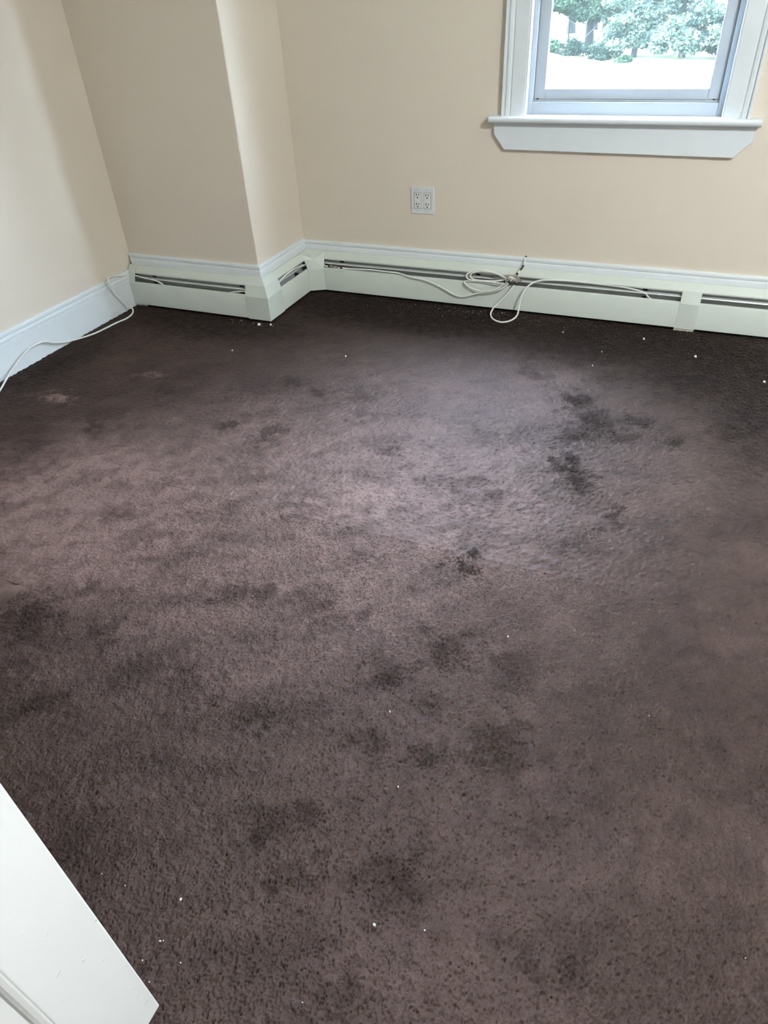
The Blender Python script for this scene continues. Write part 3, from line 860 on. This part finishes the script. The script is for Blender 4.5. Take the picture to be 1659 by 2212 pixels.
COIL = [(-0.8127, 3.337, 0.1679), (-0.8362, 3.335, 0.1361), (-0.8784, 3.337, 0.1125), (-0.9329, 3.343, 0.1026), (-0.9834, 3.347, 0.1106), (-1.0171, 3.351, 0.1251), (-1.0292, 3.357, 0.1362), (-1.0084, 3.361, 0.1416), (-0.9272, 3.359, 0.1427), (-0.8538, 3.355, 0.1392), (-0.8151, 3.351, 0.1466), (-0.8097, 3.353, 0.1651), (-0.8598, 3.367, 0.1882), (-0.9223, 3.375, 0.1987), (-0.9711, 3.377, 0.1961), (-1.0042, 3.375, 0.1822), (-1.0215, 3.369, 0.1685), (-1.0136, 3.361, 0.153), (-0.9822, 3.355, 0.1484), (-0.9132, 3.351, 0.1515), (-0.8403, 3.347, 0.1503), (-0.8164, 3.345, 0.1556), (-0.8092, 3.349, 0.1734), (-0.8506, 3.359, 0.1894), (-0.9079, 3.367, 0.1956), (-0.9565, 3.369, 0.193), (-0.9919, 3.367, 0.1812), (-0.9999, 3.363, 0.1654), (-0.983, 3.357, 0.1547), (-0.9386, 3.355, 0.1524), (-0.8672, 3.357, 0.156), (-0.8171, 3.363, 0.1656), (-0.8284, 3.369, 0.1695)]
LOOP = [(-0.7585, 3.337, 0.1614), (-0.7756, 3.329, 0.1348), (-0.8064, 3.322, 0.0942), (-0.8396, 3.312, 0.0563), (-0.8596, 3.302, 0.0314), (-0.8609, 3.2762, 0.012), (-0.8346, 3.2347, 0.007), (-0.7864, 3.2149, 0.006), (-0.7487, 3.2502, 0.006), (-0.7308, 3.2975, 0.016), (-0.7292, 3.319, 0.0488), (-0.7255, 3.329, 0.0905), (-0.712, 3.337, 0.1312), (-0.6899, 3.352, 0.1558), (-0.6558, 3.367, 0.1722), (-0.6062, 3.377, 0.178), (-0.5066, 3.383, 0.1807), (-0.3535, 3.387, 0.1779), (-0.2459, 3.389, 0.1719), (-0.1814, 3.392, 0.1616), (-0.1504, 3.394, 0.1506), (-0.12, 3.397, 0.125), (-0.05, 3.397, 0.11)]
FEED = [(-0.7434, 3.433, 0.2592), (-0.7392, 3.417, 0.2555), (-0.7378, 3.405, 0.2458), (-0.7383, 3.392, 0.2341), (-0.743, 3.377, 0.2227), (-0.7537, 3.359, 0.2094), (-0.7598, 3.349, 0.2008)]
pl = cable('coaxial_cable', LEFT, 'white cable lying along the left baseboard and entering the corner heater', (False, True))
pm_ = cable('coaxial_cable', MID, 'white cable sagging across the long heater from the coupler to the splitter', (True, True))
pc = cable('coaxial_cable', COIL, 'white cable bundled in a small flat coil left of the splitter', (True, True))
po = cable('coaxial_cable', LOOP, 'white cable looping down to the carpet from the right port of the splitter', (True, False))
pf = cable('coaxial_cable', FEED, 'short stub of white cable rising from the splitter to a hole in the wall', (False, True), 0.0032)
feed_root = [o for o in bpy.data.objects if o.get('label', '').startswith('short stub')][0]
k0 = int(len(pf) * 0.50)
MB().tube(pf[k0:int(len(pf) * 0.78)], 0.0044, 10).build('sleeve', M['black'], feed_root, smooth=True)
MB().tube([Vector(FEED[0]) + Vector((0.004, 0.003, 0.002)), Vector(FEED[0]) + Vector((0.004, 0.0005, 0.002))], 0.006, 10).build('wall_hole_dirt', M['dirt'], bb)

cp = empty('cable_coupler')
tag(cp, 'small metal barrel coupler joining two cables inside the heater slot', 'coupler')
a, b2 = Vector(pl[-1]), Vector(pm_[0])
dirv = (b2 - a).normalized()
mid = (a + b2) / 2
MB().tube([mid - dirv * 0.013, mid + dirv * 0.013], CR * 1.45, 10).build('barrel', M['nickel'], cp)
for s in (-0.006, 0.0, 0.006):
    MB().tube([mid + dirv * (s - 0.001), mid + dirv * (s + 0.001)], CR * 1.75, 6).build('ring', M['splitter'], cp)

sp = empty('cable_splitter')
tag(sp, 'small metal cable splitter with a row of ports on the long heater', 'splitter')
c0 = Vector(pc[0]); c1 = Vector(po[0]); ci = Vector(pf[-1])
ux = (c1 - c0).normalized()
up_ = (ci - (c0 + c1) / 2); up_ = (up_ - ux * up_.dot(ux)).normalized()
nn = ux.cross(up_).normalized()
if nn.y > 0:
    nn = -nn
ctr = ((c0 + c1) / 2 + ci) / 2
def sbox(name, a0, a1, b0, b1, n0, n1, mat, bevel=0.001):
    mb = MB().box(a0, a1, b0, b1, n0, n1)
    mb.v = [tuple(ctr + ux * p[0] + up_ * p[1] + nn * p[2]) for p in mb.v]
    return mb.build(name, mat, sp, bevel)
sbox('body', -0.030, 0.030, -0.009, 0.013, -0.008, 0.007, M['splitter'], 0.0016)
sbox('rim', -0.0285, 0.0285, 0.0105, 0.0125, 0.006, 0.0085, M['nickel'], 0.0005)
sbox('rim', -0.0285, 0.0285, -0.0085, -0.0065, 0.006, 0.0085, M['nickel'], 0.0005)
sbox('nameplate', -0.020, 0.012, -0.002, 0.008, 0.0068, 0.0076, M['receptacle'], 0.0)
sbox('mounting_ear', 0.030, 0.042, -0.008, 0.004, -0.008, -0.0055, M['splitter'], 0.0006)
sbox('mounting_ear', -0.038, -0.030, -0.008, 0.004, -0.008, -0.0055, M['splitter'], 0.0006)
for k in (-0.0215, 0.0, 0.0215):
    p = ctr + ux * k
    MB().tube([p - up_ * 0.008, p - up_ * 0.016], CR * 1.35, 10).build('port', M['nickel'], sp)
MB().tube([ctr + up_ * 0.012, ctr + up_ * 0.020], CR * 1.35, 10).build('port', M['nickel'], sp)

# ------------------------------------------------------------------ crumbs and grit on the carpet
CHIPS = [(-0.433, 0.899, 0.0032), (-0.232, 1.227, 0.0026), (-0.613, 1.108, 0.0019), (-0.646, 0.36, 0.0031), (-0.638, 0.285, 0.002), (-0.633, 0.288, 0.0014), (-0.648, 0.247, 0.0015), (-0.581, 0.27, 0.0014), (-0.615, 0.224, 0.0017), (-0.765, 0.34, 0.0016), (-1.374, 2.639, 0.0045), (-1.932, 2.536, 0.0041), (-0.111, 3.22, 0.0071), (0.12, 3.095, 0.0067), (0.394, 2.934, 0.0062), (-0.272, 3.029, 0.0036), (-0.282, 0.457, 0.0035), (-0.192, 0.483, 0.0018), (-0.348, 0.299, 0.0013), (-0.343, 0.728, 0.0018), (0.343, 0.65, 0.0014), (-0.288, 2.877, 0.0032), (-1.968, 2.845, 0.01), (-1.909, 2.862, 0.0083), (-0.479, 3.192, 0.0044), (-0.824, 0.341, 0.0014)]
CHIP_LABELS = ['round bright white crumb near the middle of the carpet', 'thin white sliver right of the middle of the carpet', 'small white speck behind the round bright crumb',
    'ragged white lint tuft right of the door edge', 'larger of two white flecks lying close together beside the door', 'smaller of two white flecks lying close together beside the door',
    'white speck left of the two close flecks beside the door', 'white speck right of the two close flecks beside the door', 'white crumb nearest the bottom corner of the door', 'small white speck at the door edge above the flecks',
    'white crumb on the carpet left of the dangling cable loop', 'white crumb in front of the outside heater corner', 'white paint flake on the carpet left of the splice plate',
    'white paint flake in front of the splice plate', 'white paint flake at the right edge of the picture', 'small white speck left of the flake before the splice plate',
    'largest pale smear of crumbs in the foreground', 'white crumb right of the pale smear in the foreground', 'small white speck left of the pale smear near the bottom edge',
    'small pale sliver between the middle crumb and the foreground smear', 'white speck near the bottom right corner of the carpet', 'small white speck among the dark stains before the window',
    'left crumb of plaster under the outside heater corner', 'right crumb of plaster under the outside heater corner', 'white speck on the carpet right of the dangling cable loop', 'faint white speck farthest up along the door edge']
for i, (x, y, s) in enumerate(CHIPS):
    k = 7
    ang = random.random() * 6.28
    el = random.uniform(0.45, 0.95)
    ringb, ringt = [], []
    for j in range(k):
        t = 2 * math.pi * j / k
        r = s * random.uniform(0.75, 1.15)
        px, py = r * math.cos(t), r * el * math.sin(t)
        qx, qy = px * math.cos(ang) - py * math.sin(ang), px * math.sin(ang) + py * math.cos(ang)
        ringb.append((qx, qy, -0.002))
        ringt.append((qx * 0.8, qy * 0.8, s * random.uniform(0.4, 0.8)))
    o = MB().loft([ringb, ringt]).build('paint_chip', M['chip'])
    o.location = (x, y, 0.0012)
    tag(o, CHIP_LABELS[i], 'paint chip', 'white paint crumbs on the carpet')
grit = MB()
def grain(x, y, s):
    v = [(x + random.uniform(-s, s), y + random.uniform(-s, s), random.uniform(0.000, 0.0035)) for _ in range(4)]
    grit.add(v, [(0, 1, 2), (0, 2, 3), (0, 3, 1), (1, 3, 2)])
for _ in range(150):
    x = random.gauss(-0.95, 0.28)
    grain(x, YW - 0.085 - abs(random.gauss(0, 0.065)), random.uniform(0.0015, 0.004))
for _ in range(70):
    grain(random.uniform(-1.8, 0.6), YW - 0.08 - abs(random.gauss(0, 0.09)), random.uniform(0.0012, 0.0035))
for _ in range(30):
    grain(random.uniform(-2.15, -1.88), YB - 0.085 - abs(random.gauss(0, 0.02)), random.uniform(0.0015, 0.0045))
for _ in range(90):
    grain(random.uniform(-2.5, 1.2), random.uniform(0.3, 3.2), random.uniform(0.0006, 0.0016))
tag(grit.build('floor_grit', M['dust']), 'fine pale grit scattered on the carpet along the heaters', 'grit', kind='stuff')

# ------------------------------------------------------------------ outdoors: lawn, trees
GZ = -3.0
gm = MB()
NXg, NYg = 41, 41
gv = []
def ground_z(x, y):
    return GZ + 0.55 / (1 + math.exp((x + 8.5) * 1.1)) * (1 / (1 + math.exp(-(y - 38) * 0.35))) + 0.16 * math.sin(x * 0.5) * math.sin(y * 0.23)
for j in range(NYg):
    for i in range(NXg):
        x, y = -70 + 140 * i / (NXg - 1), -60 + 180 * j / (NYg - 1)
        gv.append((x, y, ground_z(x, y)))
gm.add(gv, [(j * NXg + i, j * NXg + i + 1, (j + 1) * NXg + i + 1, (j + 1) * NXg + i) for j in range(NYg - 1) for i in range(NXg - 1)])
tag(gm.build('lawn', M['lawn'], smooth=True), 'sunlit mown lawn sloping away outside the window', 'lawn', kind='structure')
hb = MB()
hb.box(XL - TW - 0.05, XR + TW, -5.0, YW + TW, GZ - 0.5, -0.21)
tag(hb.build('wall_lower_storey', M['trim']), 'white outside walls of the storey below', 'wall', kind='structure')

def unit(a):
    return a / np.linalg.norm(a, axis=1, keepdims=True)

def leaves(mb, c, rad, n, size):
    d = unit(rng.standard_normal((n, 3)))
    p = np.array(c) + d * np.array(rad) * (rng.random((n, 1)) ** 0.4)
    u = unit(rng.standard_normal((n, 3)) * np.array([1, 1, 0.6]))
    w = unit(np.cross(u, rng.standard_normal((n, 3))))
    s = size * rng.uniform(0.6, 1.3, (n, 1))
    v = np.stack([p - u * s * 0.5, p + w * s * 0.28, p + u * s * 0.5, p - w * s * 0.28], 1).reshape(-1, 3)
    o = len(mb.v)
    mb.v += [tuple(q) for q in v.tolist()]
    mb.f += [(o + 4 * i, o + 4 * i + 1, o + 4 * i + 2, o + 4 * i + 3) for i in range(n)]

def tree(name, x, y, h, trunk_r, crown_z, crown_r, lmat, bmat, label, lean=0.0, clumps=46, per=150, size=0.22, low=0.0):
    z = ground_z(x, y)
    root = empty(name)
    root.location = (x, y, z)
    tag(root, label, 'tree', 'trees beyond the lawn')
    tr = [(lean * t * h * 0.5 + 0.06 * math.sin(5 * t + x), 0.05 * math.cos(4 * t + x), h * 0.8 * t - 0.15) for t in (0, 0.12, 0.25, 0.4, 0.6, 0.8, 1.0)]
    MB().tube(tr, [trunk_r * k for k in (1.35, 1.0, 0.9, 0.8, 0.6, 0.4, 0.15)], 10).build('trunk', bmat, root, smooth=True)
    for k in range(5):
        a = 2.4 * k + x
        b0 = Vector(tr[2 + k // 2])
        MB().tube([b0, b0 + Vector((math.cos(a) * 0.8, math.sin(a) * 0.8, 0.7)), b0 + Vector((math.cos(a) * 1.7, math.sin(a) * 1.7, 1.0))], [trunk_r * 0.35, trunk_r * 0.25, trunk_r * 0.1], 6).build('branch', bmat, root)
    fol = MB()
    for k in range(clumps):
        t = ((k + 0.5) / clumps) ** 2.2    # most clumps near the lower edge of the crown
        zz_ = crown_z + t * (h - crown_z) - low * random.random()
        rr = crown_r * math.sqrt(max(0.15, 1 - (t - 0.25) ** 2 / 0.6)) * math.sqrt(random.random())
        a = random.random() * 6.28
        leaves(fol, (rr * math.cos(a) + lean * zz_ * 0.5, rr * math.sin(a), zz_), (0.62, 0.62, 0.30), per, size)
    fol.build('foliage', lmat, root)

T = tree
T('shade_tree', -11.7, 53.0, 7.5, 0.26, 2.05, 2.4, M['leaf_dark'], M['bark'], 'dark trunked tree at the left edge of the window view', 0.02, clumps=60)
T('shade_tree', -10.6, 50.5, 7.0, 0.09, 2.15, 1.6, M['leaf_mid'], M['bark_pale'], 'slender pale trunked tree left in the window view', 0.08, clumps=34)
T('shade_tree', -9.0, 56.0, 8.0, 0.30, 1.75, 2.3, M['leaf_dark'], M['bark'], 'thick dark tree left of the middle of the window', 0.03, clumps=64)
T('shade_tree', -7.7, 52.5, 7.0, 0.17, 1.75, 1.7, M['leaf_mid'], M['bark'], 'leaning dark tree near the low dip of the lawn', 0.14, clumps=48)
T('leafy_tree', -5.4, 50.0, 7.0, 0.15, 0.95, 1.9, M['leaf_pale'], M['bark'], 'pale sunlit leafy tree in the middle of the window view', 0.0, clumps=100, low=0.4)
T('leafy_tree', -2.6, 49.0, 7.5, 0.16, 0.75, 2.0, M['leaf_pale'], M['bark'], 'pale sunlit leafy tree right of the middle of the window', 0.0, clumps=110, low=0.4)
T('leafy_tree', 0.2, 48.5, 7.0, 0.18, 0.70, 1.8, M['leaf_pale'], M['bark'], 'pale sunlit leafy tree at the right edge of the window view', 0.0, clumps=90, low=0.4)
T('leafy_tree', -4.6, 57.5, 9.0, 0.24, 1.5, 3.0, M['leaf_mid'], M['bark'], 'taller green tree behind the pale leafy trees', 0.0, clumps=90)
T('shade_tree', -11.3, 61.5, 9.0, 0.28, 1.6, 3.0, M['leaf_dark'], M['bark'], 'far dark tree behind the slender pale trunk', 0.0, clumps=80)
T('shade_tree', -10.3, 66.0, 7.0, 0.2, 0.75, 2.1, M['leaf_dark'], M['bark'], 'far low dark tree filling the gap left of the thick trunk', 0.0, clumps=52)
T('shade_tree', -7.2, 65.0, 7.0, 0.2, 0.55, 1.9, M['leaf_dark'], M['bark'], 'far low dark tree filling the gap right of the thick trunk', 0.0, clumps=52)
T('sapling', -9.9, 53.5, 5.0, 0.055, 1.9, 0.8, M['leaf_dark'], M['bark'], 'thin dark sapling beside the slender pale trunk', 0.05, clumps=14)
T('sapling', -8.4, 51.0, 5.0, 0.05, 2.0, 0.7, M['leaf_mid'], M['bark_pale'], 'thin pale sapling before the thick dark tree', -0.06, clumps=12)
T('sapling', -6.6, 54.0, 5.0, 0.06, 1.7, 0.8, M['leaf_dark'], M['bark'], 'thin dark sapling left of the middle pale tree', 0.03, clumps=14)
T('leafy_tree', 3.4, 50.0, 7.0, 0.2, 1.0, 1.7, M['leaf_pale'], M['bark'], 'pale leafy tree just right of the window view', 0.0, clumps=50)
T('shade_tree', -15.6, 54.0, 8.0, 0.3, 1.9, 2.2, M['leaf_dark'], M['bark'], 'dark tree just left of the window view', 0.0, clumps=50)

for bx_, by_, lab in ((21.4, 19.4, 'added unseen tree screening low sky on the right, farthest from the house'), (24.2, 14.5, 'middle added unseen tree screening low sky on the right'),
                      (26.0, 9.1, 'added unseen tree screening low sky on the right, nearest the house')):
    T('sky_screen_tree', bx_, by_, 11.0, 0.25, 0.8, 2.1, M['leaf_mid'], M['bark'], lab, 0.0, clumps=100, per=70, size=0.55)  # unseen trees added to cut low sky light on chase and left wall

def shrub(x, y, h, r, mat, label):
    z = ground_z(x, y)
    root = empty('shrub')
    root.location = (x, y, z)
    tag(root, label, 'shrub', 'shrubs under the trees')
    f = MB()
    for k in range(11):
        a, q = random.random() * 6.28, random.random()
        leaves(f, (r * q * 1.1 * math.cos(a), r * q * 0.7 * math.sin(a), h * random.uniform(0.12, 0.75) * (1.15 - 0.6 * q)), (r * 0.42, r * 0.35, h * 0.22), 75, 0.20)
    f.build('foliage', mat, root)
    MB().tube([(0, 0, -0.1), (0.05, 0, h * 0.5)], [0.04, 0.02], 6).build('stem', M['bark'], root)
shrub(-10.5, 50.0, 0.85, 0.85, M['leaf_mid'], 'low green shrub at the foot of the slender pale trunk')
shrub(-8.7, 49.6, 1.20, 0.95, M['leaf_dark'], 'low dark shrub below the leaning tree')
shrub(-6.9, 49.0, 1.10, 0.95, M['leaf_dark'], 'low dark shrub in the dip of the lawn')
shrub(-5.5, 47.0, 0.50, 0.60, M['leaf_mid'], 'low green shrub left of the middle pale tree')
